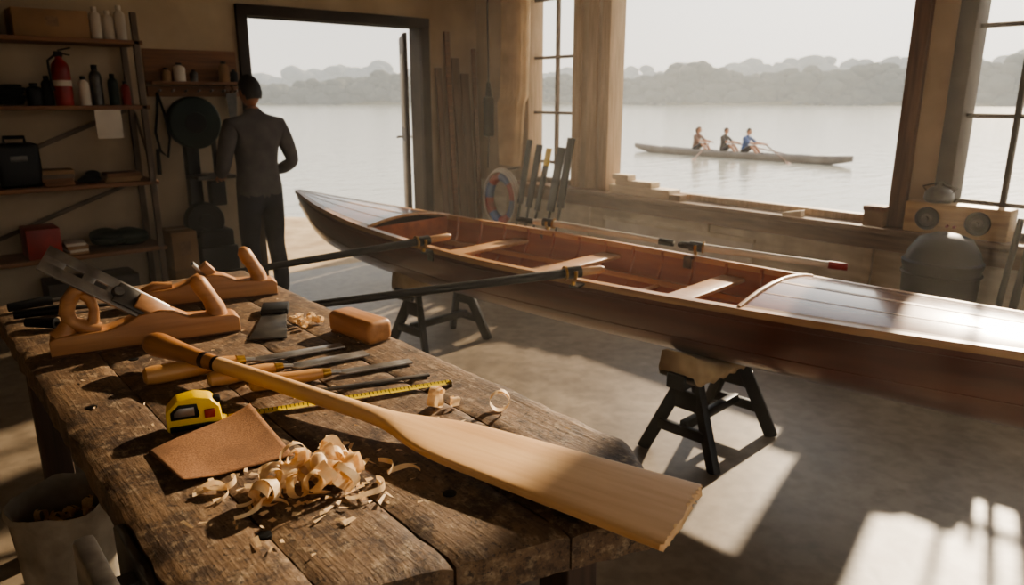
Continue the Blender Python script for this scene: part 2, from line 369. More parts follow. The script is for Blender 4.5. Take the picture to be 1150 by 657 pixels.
# ------------------------------------------------------------------ hand planes
beech=wood('beech_plane',(192,142,96),(154,106,66),0,k=12,rough=.5,bump=.06)
def plane(name,loc,rz,sc=1.0,iron=True):
    o=O(name,M=Matrix.Translation(loc)@Matrix.Rotation(rz,4,'Z')@Matrix.Scale(sc,4));w=.042
    prof=[(0,.004),(0,.048),(.02,.058),(.15,.06),(.2,.074),(.235,.094),(.29,.10),(.33,.09),(.37,.066),(.5,.058),(.515,.048),(.515,.004)]
    Mx=Matrix.Rotation(R(90),4,'X')@Matrix.Translation((0,0,-w))
    o.prism(prof,0,2*w,beech,Mx,bev=.004)
    o.bb((0,-w,0),(.515,w,.005),pm('plane_sole',(110,72,46),(80,50,32)),.001)
    if iron:
        Mi=Matrix.Translation((.305,-.004,.07))@Matrix.Rotation(R(180+37),4,'Y')@Matrix.Rotation(R(180),4,'X')@Matrix.Rotation(R(-48),4,'X')
        L_=.36
        for a in (-1,1):o.box((L_*.5,a*.026,0),(L_,.034,.008),steel,bev=.001,M=Mi)
        for c_,l_ in ((.09,.18),(.232,.035),(.33,.06)):o.box((c_,0,0),(l_,.022,.008),steel,bev=.001,M=Mi)
        o.lathe([(0,.02),(.014,.02),(.017,.014),(.017,.0),(0,0)],steeld,16,Mi@Matrix.Translation((.15,0,0)))
        o.box((.09,0,.008),(.13,.066,.008),steeld,bev=.002,M=Mi)
        o.box((.04,0,.018),(.11,.05,.014),beech,bev=.003,M=Mi)
        o.tube([(.13,0,.055),(.095,0,.068),(.062,0,.088),(.052,0,.118),(.06,0,.15),(.082,0,.178),(.108,0,.184),(.128,0,.17)],[.028,.027,.026,.026,.027,.027,.023,.012],beech,16,fl=.8,up=(0,1,0))
        o.tube([(.03,0,.045),(.045,0,.065),(.058,0,.09)],[.036,.028,.022],beech,12,fl=1,up=(0,1,0))
        o.tube([(.105,0,.06),(.118,0,.09),(.122,0,.12),(.115,0,.15),(.10,0,.17)],[.02,.014,.012,.014,.018],beech,12,fl=1.1,up=(0,1,0))
    else:
        # low wedge and a short cutter held flush in the stock, flat rear rest
        o.box((.27,0,.11),(.05,.05,.05),beech,rot=(0,R(-40),0),bev=.006)
        o.box((.245,0,.118),(.012,.05,.06),steel,rot=(0,R(-40),0),bev=.001)
        o.tube([(.05,0,.05),(.09,0,.068),(.15,0,.066)],[.014,.018,.012],beech,12,fl=1.6,up=(0,0,1))
    o.tube([(.455,0,.045),(.452,0,.08),(.438,0,.112),(.42,0,.145),(.408,0,.17),(.402,0,.186)],[.040,.034,.029,.031,.029,.013],beech,16,fl=.85,up=(0,1,0))
    return o.done(ang=50)
plane('hand_plane',(.30,2.39,.9),R(-11))
plane('hand_plane',(.60,2.78,.9),R(-15),.98,False)
o=O('rasp',M=Matrix())
o.tube([(.27,2.86,.918),(.42,2.84,.918)],[.014,.018],blackm);o.tube([(.42,2.84,.918),(.56,2.82,.912)],[.008,.006],steeld,8);o.done()
o=O('rasp',M=Matrix())
o.tube([(.27,2.97,.92),(.40,2.99,.92)],[.015,.018],blackm);o.tube([(.40,2.99,.918),(.55,3.01,.912)],[.008,.006],steeld,8);o.done()
o=O('rasp',M=Matrix())
o.tube([(.36,2.66,.92),(.29,2.73,.92)],[.018,.015],blackm);o.tube([(.36,2.66,.918),(.44,2.58,.912)],[.008,.006],steeld,8);o.done()

o=O('cabinet_scraper',loc=(.91,2.27,.9),rz=math.atan2(.33,.17))
o.prism([(-.18,-.055),(-.18,.055),(.10,.038),(.10,-.038)],.002,.009,steeld,bev=.001)
o.box((.13,0,.014),(.10,.09,.024),blackm,bev=.006);o.done()
o=O('sanding_block',loc=(1.065,1.97,.9),rz=R(97))
o.box((0,0,.035),(.22,.09,.07),beech,bev=.02,seg=4);o.bb((-.1,-.04,0),(.1,.04,.004),cardb,.001);o.done()
ash=wood('chisel_handle_wood',(206,160,106),(170,120,72),0,k=9,rough=.4,bump=.04)
def chisel(p,q,e,r=.019,bw=.026):
    p=Vector(p);e=Vector(e);d=e-p;L_=d.length;h=(Vector(q)-p).length
    x=d.normalized();y=Vector((0,0,1)).cross(x).normalized();z=x.cross(y);M=Matrix((x,y,z)).transposed().to_4x4();M.translation=p
    o=O('wood_chisel',M=M)
    xs=[0,.006,.02,.3*h,.6*h,.85*h,h];rs=[.6*r,.92*r,r,1.05*r,.86*r,.8*r,.62*r]
    o.tube([(a,0,0) for a in xs],rs,ash,18)
    o.tube([(h-.004,0,0),(h+.018,0,0)],[.7*r,.55*r],brass,16)
    o.tube([(h+.015,0,0),(h+.045,0,-.004)],[.008,.007],steel,10)
    Mz=Matrix.Translation((0,0,-.009))
    o.prism([(h+.04,-.008),(h+.055,-bw/2),(L_,-bw/2),(L_,bw/2),(h+.055,bw/2),(h+.04,.008)],0,.006,steel,Mz,bev=.0012)
    o.done()
chisel((.435,1.96,.9255),(.67,1.94,.9255),(.97,1.905,.912),.0245,.042)
chisel((.555,1.84,.922),(.73,1.83,.922),(.99,1.80,.911),.0205,.046)
chisel((.625,1.74,.921),(.81,1.71,.921),(1.05,1.66,.911),.020,.032)
o=O('metal_file',M=Matrix());o.beam((.74,1.635,.905),(1.03,1.54,.905),.014,.006,steeld,.001);o.tube([(.74,1.635,.906),(.70,1.648,.906)],[.005,.002],steeld,8);o.done()
# tape measure
tb=bpy.data.materials.new('tape_blade');tb.use_nodes=True
N=tb.node_tree.nodes;L=tb.node_tree.links;tc=N.new('ShaderNodeTexCoord');sx=N.new('ShaderNodeSeparateXYZ');L.new(tc.outputs['Object'],sx.inputs[0])
def mth(op,a,b=None):
    n=N.new('ShaderNodeMath');n.operation=op
    for i,v in enumerate((a,b)):
        if v is None:continue
        if isinstance(v,(int,float)):n.inputs[i].default_value=v
        else:L.new(v,n.inputs[i])
    return n.outputs[0]
fr=mth('FRACT',mth('MULTIPLY',sx.outputs[0],100));tick=mth('MULTIPLY',mth('LESS_THAN',fr,.22),mth('GREATER_THAN',mth('ABSOLUTE',sx.outputs[1]),.006))
fr2=mth('FRACT',mth('MULTIPLY',sx.outputs[0],20));tick2=mth('LESS_THAN',fr2,.05);tk=mth('MAXIMUM',tick,tick2)
mx=N.new('ShaderNodeMix');mx.data_type='RGBA';L.new(tk,mx.inputs[0]);mx.inputs[6].default_value=lin((206,182,56));mx.inputs[7].default_value=lin((60,52,26));L.new(mx.outputs[2],N['Principled BSDF'].inputs['Base Color']);N['Principled BSDF'].inputs['Roughness'].default_value=.4
o=O('tape_measure',loc=(.455,1.635,.9),rz=R(-17))
prof=[(-.056,.0),(.056,.0),(.06,.012),(.055,.048),(.038,.07),(.005,.078),(-.033,.072),(-.056,.048)]
Mx=Matrix.Rotation(R(90),4,'X')@Matrix.Translation((0,0,-.027))
o.prism(prof,0,.054,yel,Mx,bev=.006)
o.prism([(-.05,.002),(.052,.002),(.054,.012),(.03,.015),(-.05,.015)],-.002,.056,blackm,Mx,bev=.002)
o.prism([(-.046,.03),(.010,.03),(.013,.036),(.009,.062),(-.028,.064),(-.046,.048)],.0535,.0565,blackm,Mx,bev=.001)
o.prism([(-.039,.036),(.003,.036),(.003,.056),(-.028,.057),(-.039,.046)],.056,.0575,steel,Mx,bev=.0006)
o.box((.034,-.029,.036),(.022,.006,.02),redm,bev=.002);o.box((.05,0,.058),(.018,.024,.014),blackm,bev=.004)
rings=[]
for i in range(40):
    xx=.055+.555*i/39;rings.append([(xx,yy,.0045+ (yy/.0125)**2*.003+(.006 if i==0 else 0)) for yy in [-.0145+.0029*k for k in range(11)]])
o.loft(rings,tb,caps=False,closed=False);o.box((.612,0,.004),(.003,.02,.016),steel,bev=.0008)
o.done()
sp=pm('sandpaper_grit',(150,108,72),(122,84,54),ns=260,det=2,rough=.9,bump=.5,bd=.0015,fine=((104,72,46),8,.5,.8))
o=O('sandpaper_sheet',M=Matrix())
c4=[Vector((.335,1.56,0)),Vector((.345,1.37,0)),Vector((.56,1.345,0)),Vector((.575,1.61,0))]
n=24;vs=[];fs=[]
for i in range(n+1):
    for j in range(n+1):
        u=i/n;v=j/n;p=c4[0]*(1-u)*(1-v)+c4[1]*(1-u)*v+c4[2]*u*v+c4[3]*u*(1-v)
        zz=.903+.012*max(0,math.sin(u*3.1))*(1-v)*.8+.03*max(0,u-.55)**2*4*(1-v)+.012*max(0,.3-u)*v*3
        vs.append((p.x,p.y,zz))
for i in range(n):
    for j in range(n):a=i*(n+1)+j;fs.append((a,a+1,a+n+2,a+n+1))
o.add(vs,fs,sp);ob=o.done();md=ob.modifiers.new('thick','SOLIDIFY');md.thickness=.0012
# shavings
shm=pm('wood_shaving',(250,224,184),(234,200,152),sc=(1,1,1),ns=40,rough=.5,trans=.25)
def curl(o,c,rot,r0,r1,turns,w,pitch=0,wob=.15):
    n=int(26*turns)+6;rings=[];ph=random.random()*9
    for i in range(n):
        t=i/(n-1);a=t*turns*2*math.pi;r=r0+(r1-r0)*t;r*=1+wob*.3*math.sin(a*1.3+ph)
        ww=w*(.55+.45*math.sin(math.pi*min(1,t*1.15+.1))) ;off=pitch*t
        rings.append([Vector(c)+rot@Vector((r*math.cos(a),off+ww*(k-.5)+.002*math.sin(a*3+ph),r*math.sin(a))) for k in (0,.25,.5,.75,1)])
    o.loft(rings,shm,caps=False,closed=False)
def rr(yaw,tilt=0,roll=0):return (Matrix.Rotation(yaw,3,'Z')@Matrix.Rotation(tilt,3,'X')@Matrix.Rotation(roll,3,'Y'))
o=O('wood_shavings_pile',M=Matrix())
cc=(.52,1.215)
for i in range(30):
    a=random.random()*6.28;q=random.random()**.7
    r=random.uniform(.018,.031);cx=cc[0]+.105*q*math.cos(a)+.01;cy=cc[1]+.08*q*math.sin(a)
    zc=.9+r+.002+(.04*(1-q) if i>11 else 0)
    curl(o,(cx,cy,zc),rr(random.random()*6.28,random.uniform(-.5,.5),random.random()*6),r*.65,r,random.uniform(1.0,1.8),random.uniform(.018,.030),random.uniform(0,.015))
for (x_,y_,yw) in ((.40,1.33,.3),(.42,1.25,1.2),(.37,1.30,2.2),(.60,1.13,.4),(.43,1.17,2.6),(.66,1.18,1.0),(.40,1.22,.1),(.68,1.12,2.0)):
    r=random.uniform(.03,.05);curl(o,(x_,y_,.9+.007),rr(yw,1.4),r*.9,r,random.uniform(.35,.6),.013,.0,.4)
for i in range(80):
    a=random.random()*6.28;q=random.uniform(.4,2.2);cx=cc[0]+.1*q*math.cos(a);cy=cc[1]+.08*q*math.sin(a)
    if not(.26<cx<1.1 and cy>1.0):continue
    l=random.uniform(.005,.018);w=random.uniform(.002,.006);R3=rr(random.random()*6.28)
    o.add([Vector((cx,cy,.9025+random.random()*.002))+R3@Vector(p) for p in ((-l,-w,0),(l,-w*.6,.0015),(l,w,.001),(-l*.8,w,.003))],[(0,1,2,3)],shm)
for i in range(110):
    cx=random.uniform(.3,1.1);cy=random.uniform(1.0,2.8)
    l=random.uniform(.003,.009);w=random.uniform(.001,.003);R3=rr(random.random()*6.28)
    o.add([Vector((cx,cy,.9025))+R3@Vector(p) for p in ((-l,-w,0),(l,-w*.6,.0015),(l,w,.001),(-l*.8,w,.002))],[(0,1,2,3)],shm)
o.done(ang=70)
o=O('wood_shaving_curl',M=Matrix());curl(o,(.93,1.36,.927),rr(R(30),0,0),.021,.026,1.4,.03,.004);curl(o,(.965,1.335,.914),rr(R(80),0,0),.010,.013,1.2,.02,.004);o.done(ang=70)
o=O('wood_shaving_curl',M=Matrix());curl(o,(1.03,1.245,.926),rr(R(-40),0,0),.022,.025,1.25,.024,.004);o.done(ang=70)
o=O('wood_shaving_curl',M=Matrix())
for i in range(11):curl(o,(1.0+random.uniform(-.04,.04),2.2+random.uniform(-.05,.05),.9+.014),rr(random.random()*6,0,random.random()*6),.008,.013,1.3,.018,.01)
o.done(ang=70)

# ------------------------------------------------------------------ rowing boat on trestles
mah=wood('mahogany_hull',(110,52,34),(78,34,22),0,k=10,rough=.28,coat=.6,bump=.02,ns=1.2)
mahi=wood('mahogany_inside',(172,98,58),(134,70,38),0,k=10,rough=.4,coat=.35,bump=.04,ns=1.6)
deckm=wood('varnished_deck',(138,76,48),(102,52,32),0,k=16,rough=.26,coat=.6,bump=.02,ns=1.2)
stripm=wood('pale_strip',(196,152,106),(162,120,80),0,k=10,rough=.42,coat=.2,bump=.03)
bx=Vector((.105,-.9945,0));by=Vector((.9945,.105,0))
MB=Matrix(((bx.x,by.x,0,2.52),(bx.y,by.y,0,5.55),(0,0,1,0),(0,0,0,1)))
BB=[(0,.012),(.25,.09),(.6,.19),(1.2,.32),(2.0,.42),(2.7,.45),(3.9,.38),(4.9,.27),(5.8,.14),(6.5,.012)]
ZS=[(0,.90),(.6,.85),(1.4,.81),(2.7,.785),(4.5,.795),(6.5,.86)]
ZK=[(0,.83),(.12,.71),(.35,.57),(.8,.49),(1.5,.455),(4.5,.455),(5.6,.5),(6.2,.6),(6.5,.8)]
def hs(u,a,off=0):
    b=max(.002,ci(BB,u)-off);zs=ci(ZS,u);zk=min(ci(ZK,u)+off,zs-.01);ph=a*math.pi/2
    return (u,b*math.sin(ph)**.8,zk+(zs-zk)*(1-math.cos(ph)**1.05))
o=O('wooden_rowing_boat',M=MB)
us=[i*6.5/90 for i in range(91)];A_=[-1+2*i/28 for i in range(29)]
def sec(u,off=0):
    r=[]
    for a in A_:
        p=hs(u,abs(a),off);r.append((p[0],math.copysign(p[1],a) if a else 0,p[2]))
    return r
o.loft([sec(u) for u in us],mah,closed=False,caps=False)
ui=[1.35+i*(4.0-1.35)/40 for i in range(41)]
o.loft([sec(u,.014) for u in ui],mahi,closed=False,caps=False)
for u in (1.4,3.95):
    s_=sec(u,.012);o.add(s_,[tuple(range(len(s_)))],mahi)
o.tube([(u,0,ci(ZK,u)-.006) for u in [.02+i*6.4/60 for i in range(61)]],.012,mah,8)
for aa in (.6,.9):
    for sg in (-1,1):
        o.tube([(hs(u,aa)[0],sg*(hs(u,aa)[1]+.0),hs(u,aa)[2]) for u in [.3+i*5.9/50 for i in range(51)]],.003,mah,6)
def deck(u0,u1,crown):
    n=int((u1-u0)*14)+2;rings=[]
    for i in range(n+1):
        u=u0+(u1-u0)*i/n;b=ci(BB,u);zs=ci(ZS,u)
        rings.append([(u,b*k/10,zs+.004+crown*b*(1-(k/10)**2)) for k in range(-10,11)])
    o.loft(rings,deckm,closed=False,caps=False)
    for kk,w in ((0,.014),(-.5,.003),(.5,.003),(-.93,.012),(.93,.012)):
        rr_=[]
        for i in range(n+1):
            u=u0+(u1-u0)*i/n;b=ci(BB,u);zs=ci(ZS,u);y_=b*kk;w_=min(w,b*.3)
            rr_.append([(u,y_+w_*q,zs+.0055+crown*b*(1-(min(1,abs(y_+w_*q)/max(b,.01)))**2)) for q in (-1,0,1)])
        o.loft(rr_,stripm,closed=False,caps=False)
deck(.02,1.4,.12);deck(3.95,6.48,.12)
for sg in (-1,1):
    rg=[]
    for u in us:
        b=ci(BB,u);zs=ci(ZS,u);rg.append([(u,sg*(b+.012),zs-.022),(u,sg*(b+.014),zs+.008),(u,sg*max(0,b-.022),zs+.010),(u,sg*max(0,b-.022),zs-.02)])
    o.loft(rg,stripm)
    rg=[]
    for u in ui:
        p=hs(u,.62,.016);rg.append([(u,sg*(p[1]+.0),p[2]),(u,sg*(p[1]-.018),p[2]),(u,sg*(p[1]-.018),p[2]+.03),(u,sg*(p[1]+.004),p[2]+.03)])
    o.loft(rg,stripm)
u=1.5
while u<3.9:
    pts=[hs(u,abs(a),.018) for a in A_];pts=[(p[0],math.copysign(p[1],a) if a else 0,p[2]) for p,a in zip(pts,A_)]
    o.tube(pts,.010,mahi,6,fl=1.3);u+=.2
for u in (1.4,3.95):
    b=ci(BB,u);zs=ci(ZS,u);o.tube([(u,b*k/8*.98,zs+.006+.12*b*(1-(k/8)**2)) for k in range(-8,9)],.011,stripm,8)
for u in (2.05,2.75,3.55):
    b=ci(BB,u)-.03;z_=.715
    o.box((u,0,z_),(.13,2*b,.022),stripm,bev=.005)
    o.box((u,0,z_-.09),(.025,.025,.17),mahi,bev=.003)
o.box((2.7,0,.50),(2.2,.22,.012),mahi,bev=.003)
for u in (2.4,3.15):o.tube([(u,-.3,.62),(u,.3,.62)],.012,stripm,8)
boat=o.done(ang=45)
ivory=pm('painted_shaft',(212,204,190),(182,172,158),ns=5,rough=.35)
def oar(inb,lock,tip,shaft,grip,tipm=None):
    o=O('oar',M=Matrix());inb=Vector(inb);lock=Vector(lock);tip=Vector(tip);d=(tip-inb).normalized()
    o.tube([inb,inb+d*.02,inb+d*.12,inb+d*.14],[.012,.02,.02,.016],grip,14)
    o.tube([inb+d*.13,lock,tip],[.019,.022,.016],shaft,14)
    o.tube([lock-d*.035,lock+d*.035],.028,blackm,16);o.tube([lock+d*.035,lock+d*.045],.034,brass,16)
    Z=Vector((0,0,1));s_=Z.cross(d).normalized()
    pts=[lock+s_*(.034*math.cos(a))+Z*(.036*math.sin(a)) for a in [R(-200+i*22) for i in range(11)]]
    o.tube(pts,.009,brass,8);o.tube([lock-Z*.035,lock-Z*.06],[.009,.012],brass,10)
    if tipm:o.tube([tip-d*.09,tip],[.021,.019],tipm,14)
    return o.done()
oar((2.50,2.26,.845),(2.36,2.32,.84),(1.20,2.83,.775),blacks,stripm)
oar((2.42,3.36,.855),(2.25,3.385,.845),(1.02,3.52,.79),blacks,stripm)
oar((3.14,3.62,.845),(3.22,3.40,.84),(3.50,2.62,.785),ivory,blackm,blackm)
oar((3.27,2.42,.84),(3.31,2.33,.835),(3.66,1.66,.785),ivory,blackm,redm)
for (p,q) in (((2.45,2.33,.78),(2.36,2.32,.77)),((2.30,3.39,.785),(2.25,3.385,.775)),((3.17,3.42,.785),(3.22,3.40,.77)),((3.24,2.33,.785),(3.31,2.33,.765))):
    o=O('oarlock_bracket',M=Matrix());o.beam(p,q,.05,.012,steeld,.003);o.beam((p[0],p[1],p[2]),(p[0],p[1],p[2]-.06),.05,.008,steeld,.002);o.done()
def trestle(c,rz,top=.435):
    o=O('sawhorse',loc=(c[0],c[1],0),rz=rz);m=blacks
    o.box((0,0,top-.035),(.66,.09,.07),m,bev=.006)
    for sx_ in (-1,1):
        for sy in (-1,1):
            o.beam((sx_*.2,sy*.03,top-.05),(sx_*.27,sy*.19,.0),.035,.06,m,.004)
        o.beam((sx_*.245,-.14,.14),(sx_*.245,.14,.14),.03,.05,m,.004)
        o.beam((sx_*.22,-.09,.28),(sx_*.22,.09,.28),.02,.09,m,.004)
    o.beam((-.24,0,.16),(.24,0,.16),.035,.045,m,.004)
    o.done()
trestle((2.86,1.87),R(4));trestle((2.74,3.95),R(4))
padm=pm('canvas_pad',(196,170,132),(166,140,106),ns=9,rough=.9,bump=.3,bd=.004)
for (c,rz) in (((2.86,1.87),R(4)),((2.74,3.95),R(4))):
    o=O('padded_cradle',loc=(c[0],c[1],.43),rz=rz)
    rings=[]
    for i in range(25):
        x_=-.31+.62*i/24;q=abs(x_)/.31;zt=.025+.075*q**2;dr=.02+.008*math.sin(i*1.9);e=1-.25*q**6
        rings.append([(x_,-.125*e,-dr-.01),(x_,-.135*e,.01),(x_,-.115*e,zt-.005),(x_,-.06,zt+.004),(x_,0,zt+.006),(x_,.06,zt+.004),(x_,.115*e,zt-.005),(x_,.135*e,.01),(x_,.125*e,-dr),(x_,.10,-dr),(x_,.08,.002),(x_,-.08,.002),(x_,-.10,-dr-.01)])
    o.loft(rings,padm);o.done(ang=80)

# ------------------------------------------------------------------ shelving and contents
o=O('shelving_unit',M=Matrix())
for z_ in (.51,1.01,1.56,2.01):o.bb((-.9,5.98,z_-.03),(1.62,6.38,z_),shelfw,.004)
for x_ in (-.85,.35,1.58):
    for y_ in (6.0,6.35):o.bb((x_-.02,y_-.02,0),(x_+.02,y_+.02,2.2),framem,.003)
o.beam((1.6,6.02,1.05),(1.6,6.34,1.5),.012,.03,framem,.002);o.beam((.4,6.37,1.05),(1.55,6.37,1.52),.012,.03,framem,.002);o.beam((.4,6.37,.55),(1.55,6.37,.98),.012,.03,framem,.002)
o.done()
def jar(name,x,y,z,r,h,m,cap=None):
    o=O(name,loc=(x,y,z));o.lathe([(0,0),(r,0),(r,h*.72),(r*.85,h*.8),(r*.45,h*.86),(r*.45,h*.9)],m,18)
    o.lathe([(r*.5,h*.88),(r*.5,h),(0,h)],cap or blackm,14);o.done()
def cbox(name,lo,hi,m,flap=True):
    o=O(name,M=Matrix());o.bb(lo,hi,m,.004)
    if flap:
        o.bb((lo[0]+.01,(lo[1]+hi[1])/2-.02,hi[2]),(hi[0]-.01,(lo[1]+hi[1])/2+.02,hi[2]+.002),pm('parcel_tape',(180,156,120),(170,146,110)))
        o.bb(((lo[0]+hi[0])/2-.04,lo[1]-.001,lo[2]+(hi[2]-lo[2])*.4),((lo[0]+hi[0])/2+.04,lo[1]+.001,lo[2]+(hi[2]-lo[2])*.75),trimy)
    o.done()
cbox('cardboard_box',(.85,6.03,2.01),(1.3,6.33,2.19),cardb);cbox('cardboard_box',(.2,6.03,2.01),(.75,6.33,2.22),cardb)
for i,(x_,h_) in enumerate(((1.36,.22),(1.44,.2),(1.52,.24))):jar('bottle',x_,6.12,2.011,.038,h_,paper,paper)
o=O('fire_extinguisher',loc=(1.10,6.12,1.56));o.lathe([(0,0),(.055,0),(.058,.02),(.058,.24),(.05,.28),(.025,.31),(.02,.33),(0,.33)],redm,22)
o.box((0,0,.345),(.05,.03,.04),blackm,bev=.005);o.beam((0,0,.37),(.08,0,.39),.02,.01,blackm,.002);o.beam((0,0,.355),(.07,0,.34),.02,.008,blackm,.002);o.tube([(-.02,0,.34),(-.07,-.01,.3),(-.07,-.02,.15),(-.06,-.02,.1)],[.008,.008,.008,.012],blackm,8);o.lathe([(.0585,.13),(.0585,.17)],paper,22);o.done()
for i,(x_,r_,h_,m_) in enumerate(((1.23,.035,.2,paper),(1.32,.04,.28,steeld),(1.42,.035,.22,greenm),(.93,.05,.15,blackm),(1.5,.03,.17,redm),(1.01,.035,.2,blackm))):jar('spray_can',x_,6.12+(.04 if i%2 else 0),1.56,r_,h_,m_)
o=O('coiled_hose',loc=(.72,6.15,1.56))
for k in range(7):
    rad=.13+.01*(k%3);o.tube([(rad*math.cos(a),rad*.8*math.sin(a),.02+k*.018) for a in [2*math.pi*i/24 for i in range(25)]],.012,blackm,8)
o.done()
o=O('paper_note',loc=(1.33,5.972,1.33));o.bb((-.085,-.001,0),(.085,.001,.2),paper);o.done()
def books(name,x,y,z,n,w,m1):
    o=O(name,loc=(x,y,z));zz=0
    for i in range(n):
        h_=random.uniform(.015,.03);o.box((random.uniform(-.01,.01),0,zz+h_/2),(w*random.uniform(.85,1),.2,h_),random.choice(m1),rot=(0,0,random.uniform(-.1,.1)),bev=.003);zz+=h_
    o.done()
books('book_stack',.98,6.15,1.01,4,.22,[cardb,paper,shelfw,framem]);books('book_stack',1.40,6.15,1.01,3,.24,[cardb,shelfw,framed])
o=O('work_gloves',loc=(1.19,6.12,1.01));o.ball((0,0,.03),(.07,.07,.035),blackm);o.ball((.02,.02,.06),(.05,.05,.03),blackm);
for k in range(4):o.tube([(-.03,-.03+.02*k,.03),(-.065,-.035+.022*k,.025),(-.08,-.03+.02*k,.015)],[.013,.011,.008],blackm,8)
o.done()
o=O('power_drill_case',loc=(.76,6.16,1.01));o.box((0,0,.15),(.26,.22,.3),blacks,bev=.03,seg=3);o.tube([(-.06,-.02,.3),(-.06,-.02,.34),(.06,-.02,.34),(.06,-.02,.3)],.012,blackm,8);o.box((0,-.115,.2),(.1,.01,.04),steeld,bev=.002);o.done()
cbox('storage_crate',(.72,6.02,.51),(.93,6.3,.72),redm,False)
o=O('folded_tarpaulin',loc=(1.3,6.17,.51))
for k in range(9):o.ball((random.uniform(-.08,.12),random.uniform(-.07,.05),.06+.05*random.random()),(random.uniform(.09,.14),.09,random.uniform(.04,.06)),greenm)
o.done()
books('book_stack',1.02,6.15,.51,4,.14,[paper,cardb,framem])
cbox('storage_crate',(.8,6.0,.02),(1.4,6.3,.32),pm('dark_crate',(60,48,40),(44,36,30)),False)
cbox('cardboard_box',(1.66,6.0,.0),(1.85,6.35,.3),cardb,False);cbox('cardboard_box',(1.655,5.97,.302),(1.845,6.3,.60),cardb)
o=O('wall_shelf',M=Matrix());o.bb((1.72,6.22,1.71),(2.44,6.4,1.735),shelfw,.003);o.bb((1.72,6.385,1.735),(2.44,6.4,1.98),shelfw,.003);o.bb((1.72,6.37,1.62),(2.44,6.4,1.70),shelfw,.003)
for k in range(7):o.tube([(1.8+.1*k,6.37,1.66),(1.8+.1*k,6.31,1.67)],.008,steel,8)
o.done()
for x_,r_,h_,m_ in ((1.85,.035,.1,cardb),(1.95,.045,.14,paper),(2.06,.03,.09,steeld),(2.3,.04,.16,cardb),(2.38,.03,.1,blackm)):jar('varnish_tin',x_,6.3,1.736,r_,h_,m_)
o=O('hand_saw',loc=(2.35,6.33,1.35));o.prism([(-.04,.3),(.05,.3),(.02,-.1),(-.01,-.1)],-.002,.002,steeld,Matrix.Rotation(R(90),4,'X'));o.tube([(0,0,.3),(.03,0,.33),(.0,0,.37),(-.04,0,.34),(-.02,0,.3)],.012,shelfw,8);o.done()
o=O('hanging_strap',loc=(1.78,6.34,1.0))
o.tube([(0,0,.65),(-.02,-.01,.5),(-.05,-.01,.35),(-.03,-.02,.2),(.02,-.02,.15),(.05,-.02,.3),(.03,-.01,.5),(.0,0,.65)],.01,blackm,8);o.tube([(-.06,-.02,.02),(-.05,-.02,.22)],[.018,.014],blackm,10);o.done()
# bandsaw
o=O('bandsaw',loc=(2.04,6.18,0))
o.box((0,0,.22),(.3,.3,.44),blacks,bev=.02);o.box((-.08,.08,.85),(.1,.1,.9),blacks,bev=.01)
for z_,r_ in ((1.42,.2),(.64,.15)):
    o.lathe([(0,-.06),(r_*.95,-.06),(r_,-.04),(r_,.05),(r_*.95,.06),(0,.06)],greenm if z_>1 else blacks,36,Matrix.Translation((-.06,0,z_))@Matrix.Rotation(R(90),4,'X'))
    o.lathe([(0,.0),(r_*.4,0),(r_*.42,-.01),(r_*.42,-.03)],blacks,24,Matrix.Translation((-.06,-.07,z_))@Matrix.Rotation(R(90),4,'X'))
o.box((.02,-.04,1.0),(.3,.28,.03),steeld,bev=.004);o.box((.08,0,1.18),(.03,.04,.34),blacks,bev=.003);o.box((.06,-.02,.86),(.12,.1,.2),blacks,bev=.01)
o.box((.0,-.03,.5),(.26,.2,.14),blacks,bev=.02)
o.done()

for (x_,w_,h_,m_,ln) in ((4.47,.07,1.9,trimw,.12),(4.58,.06,2.25,shelfw,.14),(4.68,.09,2.0,trimw,.16),(4.80,.10,1.85,trimw,.13),(4.92,.05,2.1,shelfw,.1)):
    o=O('leaning_board',M=Matrix());o.beam((x_,6.36-ln,0),(x_+.01,6.37,h_),w_,.022,m_,.003,up=(0,1,0));o.done()
o=O('hanging_lead_lamp',loc=(4.88,6.06,0))
o.tube([(0,0,2.9),(.0,.01,2.4),(.0,0,1.95),(0,0,1.72)],.008,blackm,8);o.box((0,0,1.42),(.07,.11,.40),blackm,bev=.02,seg=3);o.tube([(0,0,1.62),(0,0,1.76)],[.035,.018],blackm,10);o.tube([(0,0,1.22),(.01,.03,1.0),(.0,.02,.9)],.006,blackm,6);o.done()
o=O('tied_curtain',M=Matrix());rings=[]
cm=pm('curtain_canvas',(238,216,180),(216,192,152),ns=5,rough=.9,trans=.45)
for i in range(36):
    z_=3.3-i*2.35/35;wd=.17 if z_>1.6 else .17-.08*(1.6-z_);ctr=5.70-(.04 if z_>1.6 else 0)
    rings.append([(4.88+.05*math.sin(j*1.05+.3*math.sin(z_*2)),ctr-wd+2*wd*j/40+.02*math.sin(z_*2),z_) for j in range(41)])
o.loft(rings,cm,caps=False,closed=False);o.done(ang=80)
for (y_,x0,h_,wd,m_,tipc) in ((5.42,4.62,1.22,.045,blackm,None),(5.28,4.60,1.18,.05,blackm,None),(5.15,4.58,1.15,.04,blackm,yel),(4.98,4.60,1.17,.06,blacks,None),(4.86,4.62,1.26,.055,blackm,None)):
    o=O('leaning_paddle',M=Matrix());top=Vector((4.83,y_-.05,h_));bot=Vector((x0,y_,0));d=(top-bot)
    o.tube([bot,bot+d*.55],.014,m_,8)
    o.beam(bot+d*.5,top,wd*1.6,.018,m_,.006,up=(1,0,0))
    if tipc:o.beam(bot+d*.86,bot+d*1.003,wd*1.62,.02,tipc,.005,up=(1,0,0))
    o.done()
